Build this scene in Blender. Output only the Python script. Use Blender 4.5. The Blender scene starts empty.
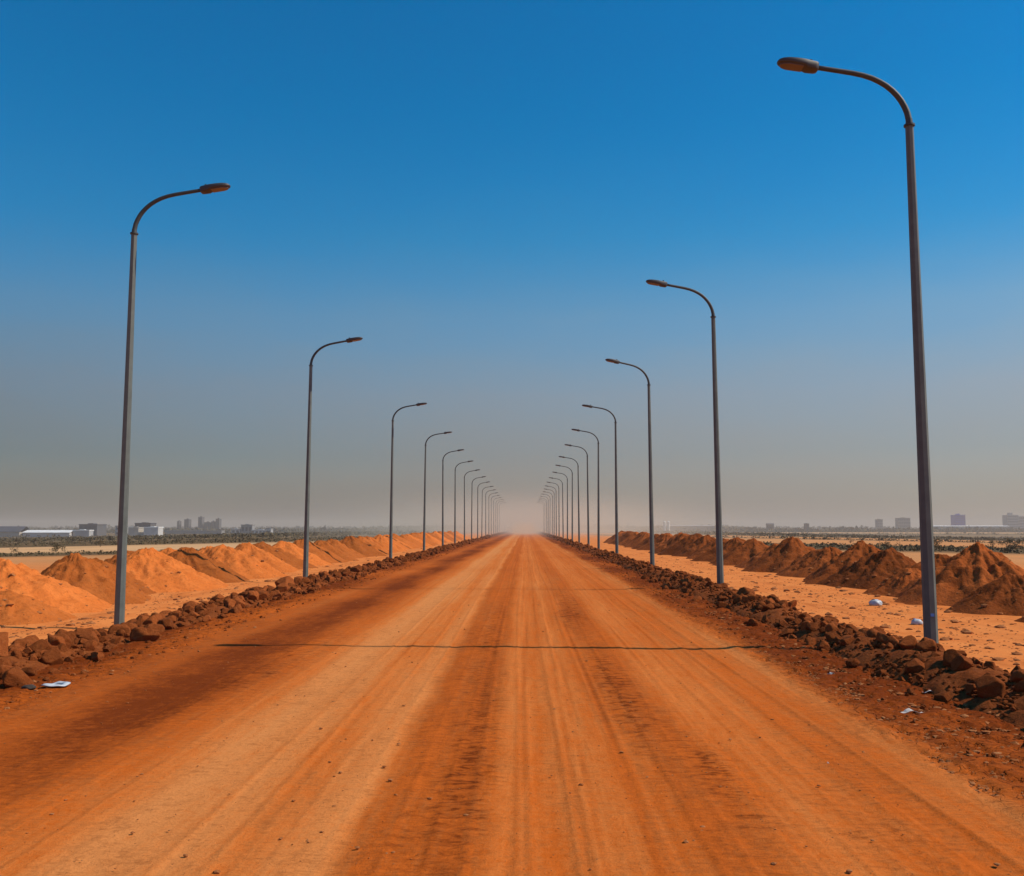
import bpy, math, random
import numpy as np
from math import radians as R

scene = bpy.context.scene
COL = scene.collection

# ------------------------------------------------------------------ noise
def _hash(ix, iy, seed):
    h = (ix.astype(np.int64) * 374761393 + iy.astype(np.int64) * 668265263 + seed * 1442695041) & 0xFFFFFFFF
    h = ((h ^ (h >> 13)) * 1274126177) & 0xFFFFFFFF
    h = h ^ (h >> 16)
    return (h & 0xFFFFFF) / float(0xFFFFFF)

def noise(x, y, seed=0):
    x = np.asarray(x, float); y = np.asarray(y, float)
    x, y = np.broadcast_arrays(x, y)
    ix = np.floor(x); iy = np.floor(y)
    fx = x - ix; fy = y - iy
    u = fx * fx * fx * (fx * (fx * 6 - 15) + 10); v = fy * fy * fy * (fy * (fy * 6 - 15) + 10)
    def g(dx, dy):
        a = _hash(ix + dx, iy + dy, seed) * 2 * math.pi
        return np.cos(a) * (fx - dx) + np.sin(a) * (fy - dy)
    return ((g(0, 0) * (1 - u) + g(1, 0) * u) * (1 - v) + (g(0, 1) * (1 - u) + g(1, 1) * u) * v) * 1.45

def fbm(x, y, seed=0, oct=4, gain=.5):
    s = 0; a = 1; t = 0
    for o in range(oct):
        s = s + a * noise(np.asarray(x) * 2 ** o + 17.3 * o, np.asarray(y) * 2 ** o - 9.1 * o, seed + o); t += a; a *= gain
    return s / t

def sstep(a, b, x):
    t = np.clip((np.asarray(x, float) - a) / (b - a), 0, 1)
    return t * t * (3 - 2 * t)

# ------------------------------------------------------------------ scene helpers
def mesh_from(name, verts, faces, smooth=False):
    me = bpy.data.meshes.new(name)
    me.from_pydata([tuple(v) for v in verts], [], [tuple(f) for f in faces])
    me.update()
    if smooth:
        me.polygons.foreach_set('use_smooth', [True] * len(me.polygons))
    return me

def link(name, me, mat=None, parent=None, loc=None):
    o = bpy.data.objects.new(name, me); COL.objects.link(o)
    if mat is not None:
        me.materials.clear(); me.materials.append(mat)
    if parent is not None: o.parent = parent
    if loc is not None: o.location = loc
    return o

def empty(name, loc=(0, 0, 0), rotz=0):
    o = bpy.data.objects.new(name, None); COL.objects.link(o)
    o.location = loc; o.rotation_euler = (0, 0, rotz); o.empty_display_size = .2
    return o

def tag(o, label=None, cat=None, group=None, kind=None):
    if label: o['label'] = label
    if cat: o['category'] = cat
    if group: o['group'] = group
    if kind: o['kind'] = kind
    return o

def copy_tree(o, parent=None):
    c = o.copy(); COL.objects.link(c)
    if parent is not None: c.parent = parent
    for ch in list(o.children): copy_tree(ch, c)
    return c

def grid_mesh(name, X, Y, Z, attrs=None, smooth=True):
    ny, nx = X.shape
    co = np.stack([X, Y, Z], -1).reshape(-1, 3).astype(np.float32)
    i = np.arange(ny * nx).reshape(ny, nx)
    q = np.stack([i[:-1, :-1], i[:-1, 1:], i[1:, 1:], i[1:, :-1]], -1).reshape(-1, 4)
    me = bpy.data.meshes.new(name)
    me.vertices.add(len(co)); me.vertices.foreach_set('co', co.ravel())
    me.loops.add(q.size); me.loops.foreach_set('vertex_index', q.ravel().astype(np.int32))
    me.polygons.add(len(q))
    me.polygons.foreach_set('loop_start', np.arange(0, q.size, 4, dtype=np.int32))
    me.polygons.foreach_set('loop_total', np.full(len(q), 4, dtype=np.int32))
    me.update(calc_edges=True); me.validate()
    if smooth: me.polygons.foreach_set('use_smooth', np.ones(len(q), dtype=bool))
    for k, v in (attrs or {}).items():
        a = me.attributes.new(k, 'FLOAT', 'POINT'); a.data.foreach_set('value', v.ravel().astype(np.float32))
    return me

class MB:
    """collects geometry for ONE mesh"""
    def __init__(s): s.v = []; s.f = []
    def add(s, v, f):
        n = len(s.v); s.v += [tuple(p) for p in v]; s.f += [tuple(i + n for i in q) for q in f]
    def box(s, x0, x1, y0, y1, z0, z1):
        s.add([(x0, y0, z0), (x1, y0, z0), (x1, y1, z0), (x0, y1, z0), (x0, y0, z1), (x1, y0, z1), (x1, y1, z1), (x0, y1, z1)],
              [(0, 3, 2, 1), (4, 5, 6, 7), (0, 1, 5, 4), (1, 2, 6, 5), (2, 3, 7, 6), (3, 0, 4, 7)])
    def rings(s, rs, cap=True):
        n = len(rs[0]); v = [p for r in rs for p in r]; f = []
        for k in range(len(rs) - 1):
            for j in range(n):
                a = k * n + j; b = k * n + (j + 1) % n
                f.append((a, b, b + n, a + n))
        if cap:
            f.append(tuple(range(n))[::-1]); f.append(tuple(range((len(rs) - 1) * n, len(rs) * n)))
        s.add(v, f)
    def cyl(s, cx, cy, z0, z1, r0, r1, n=16, ph=0):
        s.rings([[(cx + r * math.cos(2 * math.pi * j / n + ph), cy + r * math.sin(2 * math.pi * j / n + ph), z) for j in range(n)] for z, r in ((z0, r0), (z1, r1))])
    def build(s, name, mat, parent=None, smooth=False, loc=None):
        return link(name, mesh_from(name, s.v, s.f, smooth), mat, parent, loc)

# ------------------------------------------------------------------ materials
class NT:
    def __init__(s, name):
        s.m = bpy.data.materials.new(name); s.m.use_nodes = True
        s.t = s.m.node_tree; s.b = s.t.nodes['Principled BSDF']; s.out = s.t.nodes['Material Output']
        s.b.inputs['Specular IOR Level'].default_value = .03
        s.b.inputs['Roughness'].default_value = .95
    def n(s, ty, **kw):
        k = s.t.nodes.new(ty)
        for a, v in kw.items():
            if a in k.inputs: k.inputs[a].default_value = v
            else: setattr(k, a, v)
        return k
    def l(s, a, b): s.t.links.new(a, b)
    def coord(s, scale=(1, 1, 1), kind='Object', rnd=False):
        tc = s.n('ShaderNodeTexCoord'); mp = s.n('ShaderNodeMapping'); mp.inputs['Scale'].default_value = scale
        s.l(tc.outputs[kind], mp.inputs['Vector'])
        if rnd:
            oi = s.n('ShaderNodeObjectInfo'); mu = s.n('ShaderNodeMath', operation='MULTIPLY'); mu.inputs[1].default_value = 57.
            s.l(oi.outputs['Random'], mu.inputs[0]); s.l(mu.outputs[0], mp.inputs['Location'])
        return mp.outputs['Vector']
    def noise(s, vec, scale, detail=4, rough=.55, dist=0):
        k = s.n('ShaderNodeTexNoise'); k.inputs['Scale'].default_value = scale; k.inputs['Detail'].default_value = detail
        k.inputs['Roughness'].default_value = rough; k.inputs['Distortion'].default_value = dist
        s.l(vec, k.inputs['Vector']); return k.outputs['Fac']
    def ramp(s, fac, stops, interp='LINEAR'):
        k = s.n('ShaderNodeValToRGB'); e = k.color_ramp.elements; k.color_ramp.interpolation = interp
        while len(e) > 1: e.remove(e[-1])
        e[0].position = stops[0][0]; e[0].color = _c(stops[0][1])
        for p, c in stops[1:]:
            x = e.new(p); x.color = _c(c)
        s.l(fac, k.inputs['Fac']); return k.outputs['Color']
    def mix(s, fac, a, b, blend='MIX'):
        k = s.n('ShaderNodeMix', data_type='RGBA', blend_type=blend)
        for val, i in ((fac, 0), (a, 6), (b, 7)):
            if isinstance(val, bpy.types.NodeSocket): s.l(val, k.inputs[i])
            elif i == 0: k.inputs[0].default_value = val
            else: k.inputs[i].default_value = _c(val)
        return k.outputs[2]
    def math(s, op, a, b=None, c=None, clamp=False):
        k = s.n('ShaderNodeMath', operation=op); k.use_clamp = clamp
        for i, v in enumerate((a, b, c)):
            if v is None: continue
            if isinstance(v, bpy.types.NodeSocket): s.l(v, k.inputs[i])
            else: k.inputs[i].default_value = v
        return k.outputs[0]
    def maprange(s, v, a, b, c=0, d=1):
        k = s.n('ShaderNodeMapRange'); s.l(v, k.inputs[0])
        for i, q in enumerate((a, b, c, d)): k.inputs[1 + i].default_value = q
        return k.outputs[0]
    def attr(s, name):
        k = s.n('ShaderNodeAttribute'); k.attribute_name = name; return k.outputs['Fac']
    def bump(s, h, strength=.5, dist=.02, prev=None):
        k = s.n('ShaderNodeBump'); k.inputs['Strength'].default_value = strength; k.inputs['Distance'].default_value = dist
        s.l(h, k.inputs['Height'])
        if prev is not None: s.l(prev, k.inputs['Normal'])
        return k.outputs['Normal']
    def finish(s, col=None, normal=None, rough=None, metal=None):
        if col is not None:
            if isinstance(col, bpy.types.NodeSocket): s.l(col, s.b.inputs['Base Color'])
            else: s.b.inputs['Base Color'].default_value = _c(col)
        if normal is not None: s.l(normal, s.b.inputs['Normal'])
        if rough is not None: s.b.inputs['Roughness'].default_value = rough
        if metal is not None: s.b.inputs['Metallic'].default_value = metal
        return s.m
def _c(c): return tuple(c) if len(c) == 4 else tuple(c) + (1,)

PALE = (.62, .190, .042); MID = (.51, .110, .0130); DARK = (.17, .032, .004)
SAND = (.68, .222, .056); CLOD = (.225, .066, .021)

def road_material():
    t = NT('road_laterite')
    track = t.attr('track'); pale, damp, ripple, crust = t.attr('pale'), t.attr('damp'), t.attr('ripple'), t.attr('crust')
    v = t.coord()
    st1 = t.noise(t.coord((1, .045, 1)), 7., 6, .68); st2 = t.noise(t.coord((1, .03, 1)), 26., 4, .6)
    fine = t.noise(v, 34, 6, .72); med = t.noise(v, 2.3, 8, .68); blot = t.noise(v, 9, 5, .65); grit = t.noise(v, 120, 3, .6)
    cross = t.noise(t.coord((.42, 1, 1)), 15, 5, .7, .2); cross2 = t.noise(t.coord((.3, 1, 1)), 36, 4, .65, .2)
    c5 = lambda k, w: t.math('MULTIPLY', t.math('SUBTRACT', k, .5), w * 1.9)
    p = t.math('ADD', pale, c5(st1, .75)); p = t.math('ADD', p, c5(st2, .45)); p = t.math('ADD', p, track); p = t.math('ADD', p, c5(med, .75))
    p = t.math('ADD', p, c5(blot, .65)); p = t.math('ADD', p, c5(fine, .8)); p = t.math('ADD', p, c5(cross, .35), clamp=True)
    d = t.math('ADD', damp, c5(med, .5)); d = t.math('ADD', d, t.math('MULTIPLY', track, -.55)); d = t.math('ADD', d, c5(st1, .28)); d = t.math('ADD', d, c5(blot, .35)); d = t.math('ADD', d, c5(fine, .55)); d = t.math('ADD', d, c5(cross, .5)); d = t.math('ADD', d, c5(cross2, .45))
    dash = t.math('MULTIPLY', ripple, t.maprange(cross, .49, .66))
    d = t.math('ADD', d, t.math('MULTIPLY', dash, .95), clamp=True)
    c = t.mix(p, MID, PALE)
    c = t.mix(t.math('MULTIPLY', t.maprange(pale, .62, 1.2, 0, .55), p), c, (.62, .255, .080)); c = t.mix(d, c, DARK)
    vo = t.n('ShaderNodeTexVoronoi', feature='DISTANCE_TO_EDGE'); vo.inputs['Scale'].default_value = 7.
    wv = t.n('ShaderNodeVectorMath', operation='ADD'); t.l(v, wv.inputs[0])
    wn = t.n('ShaderNodeTexNoise'); wn.inputs['Scale'].default_value = 5.; wn.inputs['Detail'].default_value = 4; t.l(v, wn.inputs['Vector'])
    ws = t.n('ShaderNodeVectorMath', operation='SCALE'); ws.inputs['Scale'].default_value = .35; t.l(wn.outputs['Color'], ws.inputs[0]); t.l(ws.outputs[0], wv.inputs[1]); t.l(wv.outputs[0], vo.inputs['Vector'])
    crack = t.math('MULTIPLY', t.maprange(vo.outputs['Distance'], .0, .05, 1, 0), t.math('MULTIPLY', crust, t.maprange(blot, .42, .58)))
    c = t.mix(t.math('MULTIPLY', crack, .55), c, (.09, .022, .006))
    c = t.mix(t.math('MULTIPLY', t.maprange(grit, .60, .70), .55), c, (.15, .042, .011))
    n = t.bump(cross, .35, .02); n = t.bump(blot, .35, .03, n); n = t.bump(fine, .6, .014, n); n = t.bump(grit, .4, .004, n)
    n = t.bump(t.math('SUBTRACT', 1., crack), .8, .02, n)
    return t.finish(c, n)

def ground_material():
    t = NT('sandy_ground')
    v = t.coord(); big = t.noise(v, .09, 5, .6); med = t.noise(v, .9, 6, .62); fine = t.noise(v, 14, 5, .65); grit = t.noise(v, 70, 3, .6)
    vstr = t.coord((1, .18, 1)); st = t.noise(vstr, 2.2, 5, .6)
    near = t.mix(t.maprange(med, .40, .62), SAND, (.60, .175, .040))
    near = t.mix(t.maprange(st, .53, .68, 0, .6), near, (.40, .105, .022))
    near = t.mix(t.maprange(fine, .58, .70, 0, .5), near, (.28, .075, .018))
    near = t.mix(t.maprange(grit, .62, .75, 0, .3), near, (.2, .06, .02))
    # far land: strips of bare sand and scrub land, different on the two sides of the road
    tc = t.n('ShaderNodeTexCoord'); sep = t.n('ShaderNodeSeparateXYZ'); t.l(tc.outputs['Object'], sep.inputs[0])
    X, Yc = sep.outputs['X'], sep.outputs['Y']
    vfar = t.coord((.25, 1, 1)); wob = t.noise(vfar, .035, 5, .6)
    yy = t.math('ADD', Yc, t.math('MULTIPLY', t.math('SUBTRACT', wob, .5), t.math('MULTIPLY', Yc, .28)))
    lg = t.math('DIVIDE', t.math('LOGARITHM', t.math('MAXIMUM', yy, 10.), 10.), 4.)      # 10 m -> .25, 100 m -> .5, 1000 m -> .75
    P = lambda m: math.log10(m) / 4
    sand, pale, scrub, scrub2, dry = (.56, .24, .085), (.62, .36, .17), (.085, .058, .028), (.12, .085, .042), (.22, .15, .08)
    def bands(lst):
        stops = []
        for m, c in lst:
            if stops: stops.append((P(m) - .004, stops[-1][1]))
            stops.append((P(m) + .004, c))
        return t.ramp(lg, stops)
    left = bands([(12, sand), (73, scrub), (86, pale), (140, scrub), (260, dry), (285, scrub), (420, scrub2), (560, scrub), (760, dry), (840, scrub2)])
    right = bands([(12, sand), (86, scrub), (128, sand), (215, scrub2), (240, sand), (330, scrub), (430, dry), (560, scrub2), (800, dry), (1000, scrub2), (1250, pale), (1480, scrub)])
    far = t.mix(t.maprange(X, -2, 2), left, right)
    far = t.mix(t.maprange(big, .35, .65, 0, .35), far, (.3, .17, .075))
    d = t.math('MULTIPLY', t.maprange(t.math('ABSOLUTE', X), 15, 19), t.maprange(Yc, 40, 60))
    c = t.mix(d, near, far)
    n = t.bump(med, .35, .12); n = t.bump(fine, .5, .03, n)
    return t.finish(c, n)

def soil_material(name, base, hi, lo, sc=1., bump=.06, streak=False, rnd=True):
    t = NT(name)
    v = t.coord((1, 1, 1), rnd=rnd); med = t.noise(v, 2.2 * sc, 6, .62, .4); fine = t.noise(v, 11 * sc, 5, .65); grit = t.noise(v, 45 * sc, 3, .6)
    c = t.mix(t.maprange(med, .4, .72), base, hi)
    c = t.mix(t.maprange(fine, .5, .75, 0, .7), c, lo)
    c = t.mix(t.maprange(grit, .6, .72, 0, .5), c, lo)
    if rnd:
        oi = t.n('ShaderNodeObjectInfo'); hv = t.n('ShaderNodeHueSaturation')
        t.l(t.maprange(oi.outputs['Random'], 0, 1, .65, 1.35), hv.inputs['Value']); t.l(c, hv.inputs['Color']); c = hv.outputs['Color']
    n = t.bump(med, .5, bump); n = t.bump(fine, .7, bump * .4, n); n = t.bump(grit, .5, bump * .12, n)
    return t.finish(c, n)

def plain(name, col, rough=.8, metal=0., var=.25, scale=3., bump=0.):
    t = NT(name); v = t.coord(rnd=True); nz = t.noise(v, scale, 5, .6)
    lo = tuple(x * (1 - var) for x in col)
    c = t.mix(t.maprange(nz, .35, .65), col, lo)
    n = t.bump(nz, .3, bump) if bump else None
    t.b.inputs['Specular IOR Level'].default_value = .4
    return t.finish(c, n, rough, metal)

def leaf_material(name, a, b):
    t = NT(name); v = t.coord(); nz = t.noise(v, .8, 4, .6)
    return t.finish(t.mix(nz, a, b), None, .9)

M = dict(
    road=road_material(), ground=ground_material(),
    berm=soil_material('berm_soil', (.19, .046, .011), (.27, .078, .020), (.085, .022, .006), 2.2, .07, rnd=False),
    rock=soil_material('laterite_rock', (.245, .060, .0145), (.33, .094, .025), (.10, .024, .007), 2.4, .05),
    mound=soil_material('mound_sand', (.45, .118, .023), (.52, .15, .033), (.24, .055, .010), .9, .12),
    mound_shaded=soil_material('mound_shaded_soil', (.25, .060, .0125), (.32, .085, .020), (.12, .028, .006), .9, .13),  # right row: shade of the road-facing slopes put into the soil colour
    gravel=soil_material('gravel_bits', (.30, .10, .03), (.45, .2, .08), (.12, .038, .014), 8, .01, rnd=False),
    steel=plain('galvanised_steel', (.125, .145, .13), .6, .1, .22, 4., .003),
    arm=plain('weathered_steel', (.065, .075, .075), .6, .4, .2, 6.),
    head=plain('lamp_housing', (.06, .06, .06), .55, .1, .2, 8.),
    lens=plain('lamp_glass', (.11, .085, .07), .3, 0., .1, 9.),
    white=plain('white_plastic', (.45, .49, .52), .5, 0., .1, 12., .01),
    blue_plastic=plain('blue_plastic', (.10, .25, .62), .45, 0., .2, 12.),
    dark_plastic=plain('dark_plastic', (.05, .035, .025), .9, 0., .2, 12.),
    paper=plain('paper', (.62, .55, .47), .9, 0., .15, 20.),
)

# ------------------------------------------------------------------ terrain
ROAD_L, ROAD_R = -5.7, 4.05
def land(x, y):
    x = np.asarray(x, float); y = np.asarray(y, float); a = np.abs(x)
    out = -.24 - .02 * np.clip(a - 20, 0, 330)
    out = out + .03 * fbm(x * .35, y * .2, 5, 3) + .014 * fbm(x * 1.8, y * .9, 8, 3) * (a < 40)
    rut = sum(-.03 * np.exp(-((a - c - .25 * noise(y * .06, 0 * y + c, 3)) / .16) ** 2) for c in (8.3, 9.6))
    out = out + rut
    under = sstep(6.9, 6.3, np.where(x < 0, a, a + 1.4))
    out = out * (1 - under) + (-.30) * under
    return out

def spaced(a, b, first, grow, mx=1e9):
    r = [a]; s = first
    while r[-1] < b:
        r.append(r[-1] + s); s = min(s * grow, mx)
    return np.array(r)

def build_ground():
    xp = spaced(0, 22, .22, 1.0); xp2 = spaced(22.3, 5200, .4, 1.14)
    xh = np.concatenate([xp, xp2]); xs = np.concatenate([-xh[:0:-1], xh])
    ys = np.concatenate([np.arange(-190, -20, 10.), np.arange(-20, 5, .8), spaced(5, 60, .22, 1.004), ])
    ys = np.concatenate([ys, spaced(ys[-1] + .3, 5200, .35, 1.05)])
    X, Y = np.meshgrid(xs, ys)
    tag(link('ground', grid_mesh('ground', X, Y, land(X, Y)), M['ground']), 'flat sandy orange ground with strips of scrub land to the horizon', 'ground', kind='structure')

PX = [-6.4, -5.6, -5.0, -4.5, -4.2, -3.8, -3.4, -3.0, -2.65, -2.3, -1.9, -1.5, -1.1, -.88, -.6, -.4, -.3, -.12, .1, .35, .55, .75, .95, 1.2, 1.4, 1.7, 2.1, 2.5, 2.7, 2.82, 3.0, 3.2, 3.6, 5]
PV = [.05, .05, .10, .25, .10, .05, .05, .20, .45, 1.0, .90, .55, .80, .15, .12, .1, .22, .55, .35, .55, .42, .25, .2, .2, .42, .5, .30, .38, .45, .70, .45, .2, .1, .05]
DV = [.95, .85, .50, .35, .60, .80, .75, .30, .05, 0, 0, 0, .05, .20, .26, .32, .25, .05, .10, .0, .1, .22, .28, .24, .05, 0, .10, .08, .12, .05, .45, .75, .85, .9]
def build_road():
    xs = np.concatenate([np.arange(-6.6, -4.0, .045), np.arange(-4.0, 3.0, .02), np.arange(3.0, 4.95, .03)])
    ys = np.concatenate([spaced(-12, 3, .3, 1.0), spaced(3.2, 30, .045, 1.0015), ])
    ys = np.concatenate([ys, spaced(ys[-1] + .1, 1700, .1, 1.02)])
    X, Y = np.meshgrid(xs, ys)
    W = X + .13 * noise(Y * .05, 0 * Y, 31) + .05 * noise(Y * .22, X * .3, 32) + .07 * fbm(X * .8, Y * .5, 33, 3)
    pale = np.interp(W, PX, PV); damp = np.interp(W, PX, DV)
    pale = pale * 1.3 - .15 + .35 * fbm(X * .7, Y * .12, 40, 4) + .30 * fbm(X * 4.5, Y * .08, 41, 3)
    patch = fbm(X * .55, Y * .13, 42, 4)
    damp = damp * (1.0 + 1.3 * patch) + .35 * np.clip(fbm(X * .9, Y * .35, 43, 4) - .12, 0, 1)
    # horizontal ripples (washboard) only where the wheels pack the softer bands
    band = np.exp(-((W + .6) / .33) ** 2) * .55 + np.exp(-((W - 1.05) / .26) ** 2) + .30 * np.exp(-((W - 2.2) / .5) ** 2)
    rip = band * sstep(-.18, .3, fbm(X * .4, Y * .09, 44, 3)) * (Y < 140)
    damp = damp * np.where(np.abs(W) < 2.6, .40 + .60 * np.exp(-np.clip(Y - 8, 0, None) / 20.), 1)
    rip = rip * .7 * np.exp(-np.clip(Y - 15, 0, None) / 30.)
    for cx_, cy_, sx_, sy_, a_ in ((.98, 10.2, .17, 2.6, 1.5), (1.28, 6.9, .13, 1.3, 1.2), (-.42, 7.0, .16, 1.8, .8), (.85, 19, .22, 4, .9), (-.6, 15, .25, 3.5, .7), (-3.1, 12.5, .5, 3, .5), (1.9, 5.6, .3, .8, .5)):
        rip = rip + a_ * np.exp(-((W - cx_) / sx_) ** 2 - ((Y - cy_) / sy_) ** 2) * np.clip(.75 + .9 * fbm(X * 3, Y * 1.1, 81, 3), 0, 1.3)
    damp = damp + .15 * rip
    edge = sstep(2.72, 3.1, W) + sstep(-4.6, -5.2, W)
    Z = .008 * np.exp(-((W + .27) / .10) ** 2) - .014 * np.exp(-((W + 1.0) / .12) ** 2)
    for c, a, w in ((-2.15, -.02, .3), (-1.35, -.012, .2), (.15, -.016, .14), (.72, -.010, .08), (1.75, -.018, .25), (2.35, -.012, .12), (-3.2, .02, .3), (2.9, .03, .12), (-.05, -.008, .05), (.4, -.007, .05), (2.0, -.009, .05), (1.45, -.009, .05)):
        Z = Z + .55 * a * np.exp(-((W - c) / w) ** 2)
    ph = Y * (2 * math.pi / .24) + 2.2 * noise(X * 1.6, Y * .7, 45) + 1.3 * X
    Z = Z + .011 * rip * np.sin(ph) * (.5 + noise(X * 3, Y * 2, 46)) * (Y < 60)
    # tyre treads
    for c in (-2.5, -.28, 1.28, 2.45):
        m = np.exp(-((W - c) / .07) ** 4) * sstep(-.1, .25, noise(Y * .15, 0 * Y + c, 47))
        Z = Z + .006 * m * np.sin(Y * 2 * math.pi / .11 + 9 * np.abs(W - c)) * (Y < 35)
    # single wheel tracks that wander along the road: a packed strip with raised lips and tread marks
    rs = np.random.RandomState(12); TR = np.zeros_like(X)
    for c, half, val in [(-3.3, .10, .25), (-2.75, .12, .3), (-2.45, .05, -.3), (-1.75, .11, .3), (-1.5, .03, -.45), (-1.2, .10, .25), (-.62, .09, .35), (-.42, .03, -.35), (-.22, .11, .45), (-.05, .025, -.5), (.12, .10, .3), (.3, .02, -.5), (.42, .025, -.45), (.52, .10, .3), (.66, .02, -.5), (.85, .09, .3), (1.3, .11, .35), (1.48, .03, -.45), (1.62, .10, .25), (1.9, .025, -.45), (2.05, .11, .35), (2.35, .10, -.25), (2.62, .10, .3)]:
        xc = c + rs.normal(0, .0035) * (Y - 8) * np.exp(-Y / 60.) + .06 * noise(Y * .07 + c * 9, 0 * Y + c, 71)
        u = np.abs(X - xc); m = sstep(half + .022, half - .012, u) * sstep(-.25, .25, noise(Y * .13 + 3 * c, 0 * Y + 2 * c, 72))
        TR = TR + val * m
        lip = np.exp(-((u - half - .025) / .02) ** 2) * (half > .05)
        Z = Z - .004 * m + .0035 * lip * (Y < 80)
        if half > .08:
            tr = m * sstep(-.05, .25, noise(Y * .16 + c, 0 * Y + 5 * c, 73)) * (Y < 32)
            tread = np.sin(Y * 2 * math.pi / .105 + 22 * u) ; Z = Z + .005 * tr * tread; TR = TR - .28 * tr * sstep(.2, .8, tread)
    TR = TR * np.interp(X, [-2.6, -1.1, -.7, 3], [.35, .4, 1, .85]) * (.13 + .28 * np.exp(-np.clip(Y - 6, 0, None) / 14.)) * (1 + .8 * fbm(X * 2, Y * .5, 74, 4))
    Z = Z + .006 * fbm(X * 1.2, Y * .6, 48, 4) + .005 * fbm(X * 7, Y * 5, 49, 3)
    crack = np.abs(fbm(X * 3.2, Y * 2.6, 50, 4))
    Z = Z + edge * (.045 * fbm(X * 2.6, Y * 2.2, 51, 5) + .02 - .035 * np.exp(-(crack / .05) ** 2))
    drop = sstep(4.1, 4.9, X) + sstep(-5.75, -6.5, X)
    Z = Z * (1 - drop) - .33 * drop
    tag(link('dirt_road', grid_mesh('dirt_road', X, Y, Z, dict(pale=pale, damp=np.clip(damp, 0, 1.2), ripple=np.clip(rip, 0, 1), crust=np.clip(edge, 0, 1), track=np.clip(TR, -.6, .6))), M['road']),
        'straight red dirt road with pale wheel tracks and dark damp edges', 'road', kind='structure')

BERM = {-1: (-6.35, .95, .06), 1: (4.75, .95, .17)}
def berm_top(side, x, y):
    cx, hw, h = BERM[side]
    y = np.asarray(y, float)
    c = cx + .22 * noise(y * .11, 0 * y, 60 + side) + .10 * noise(y * .5, 0 * y, 62 + side)
    hh = h + .09 * noise(y * .22, 0 * y, 64 + side) + .06 * noise(y * .7, 0 * y, 66 + side)
    u = np.clip(np.abs(x - c) / hw, 0, 1)
    return -.32 + (hh + .32) * (1 - u ** 2.2)

def build_berms():
    for side in (-1, 1):
        cx, hw, h = BERM[side]
        xs = np.linspace(cx - hw - .3, cx + hw + .3, 46)
        ys = np.concatenate([spaced(-6, 40, .06, 1.002)]); ys = np.concatenate([ys, spaced(ys[-1] + .1, 700, .14, 1.03)])
        X, Y = np.meshgrid(xs, ys)
        Z = berm_top(side, X, Y)
        amp = np.clip((Z + .32) / .3, 0, 1)
        Z = Z + amp * (.10 * fbm(X * 2.3, Y * 2.1, 70 + side, 4) + .05 * np.abs(fbm(X * 7, Y * 6, 75 + side, 3)))
        tag(link('earth_berm', grid_mesh('earth_berm', X, Y, Z), M['berm']),
            'dark red soil bank under the rocks along the %s edge of the road' % ('left' if side < 0 else 'right'), 'earth bank', kind='structure')

# ------------------------------------------------------------------ rocks
def ico(sub):
    import bmesh
    bm = bmesh.new(); bmesh.ops.create_icosphere(bm, subdivisions=sub, radius=1.)
    v = np.array([x.co[:] for x in bm.verts]); f = [tuple(q.index for q in p.verts) for p in bm.faces]
    bm.free(); return v, f

def rock_shape(seed, sub=4):
    rs = np.random.RandomState(seed); v, f = ico(sub)
    v = v * np.array([1.0, rs.uniform(.7, .95), rs.uniform(.6, .85)])
    for k in range(20):
        n = rs.normal(size=3); n /= np.linalg.norm(n); t = rs.uniform(.36, .78)
        d = v @ n; over = d > t
        v[over] -= np.outer((d[over] - t) * 1.0, n)
    disp = .10 * fbm(v[:, 0] * 1.6 + v[:, 2], v[:, 1] * 1.6 - v[:, 2] * .7, seed, 4) + .05 * fbm(v[:, 0] * 5 - v[:, 2] * 3, v[:, 1] * 5 + v[:, 2] * 4, seed + 9, 3)
    pit = .035 * np.abs(fbm(v[:, 0] * 9 + v[:, 2] * 7, v[:, 1] * 9 - v[:, 2] * 6, seed + 21, 3))
    v = v * (1 + disp[:, None] * .8 - pit[:, None])
    return v, f

ORD = ['first', 'second', 'third', 'fourth', 'fifth', 'sixth', 'seventh', 'eighth', 'ninth', 'tenth', 'eleventh', 'twelfth', 'thirteenth', 'fourteenth', 'fifteenth', 'sixteenth',
       'seventeenth', 'eighteenth', 'nineteenth', 'twentieth', 'twenty-first', 'twenty-second', 'twenty-third', 'twenty-fourth', 'twenty-fifth', 'twenty-sixth', 'twenty-seventh', 'twenty-eighth', 'twenty-ninth', 'thirtieth']
LAMP_R = [13.15, 25.6, 38.05, 52.0, 65.0, 77.0, 90.0] + [90 + 12.9 * k for k in range(1, 14)]
LAMP_L = [18.0, 33.2, 51.0, 66.4, 82.0, 96.0, 111.0] + [111 + 14.9 * k for k in range(1, 11)]
LX, RX = -7.62, 5.52

def rotz_mat(a, b, c):
    ca, sa = math.cos(a), math.sin(a); cb, sb = math.cos(b), math.sin(b); cc, sc = math.cos(c), math.sin(c)
    return np.array([[ca, -sa, 0], [sa, ca, 0], [0, 0, 1]]) @ np.array([[cb, 0, sb], [0, 1, 0], [-sb, 0, cb]]) @ np.array([[1, 0, 0], [0, cc, -sc], [0, sc, cc]])

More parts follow.
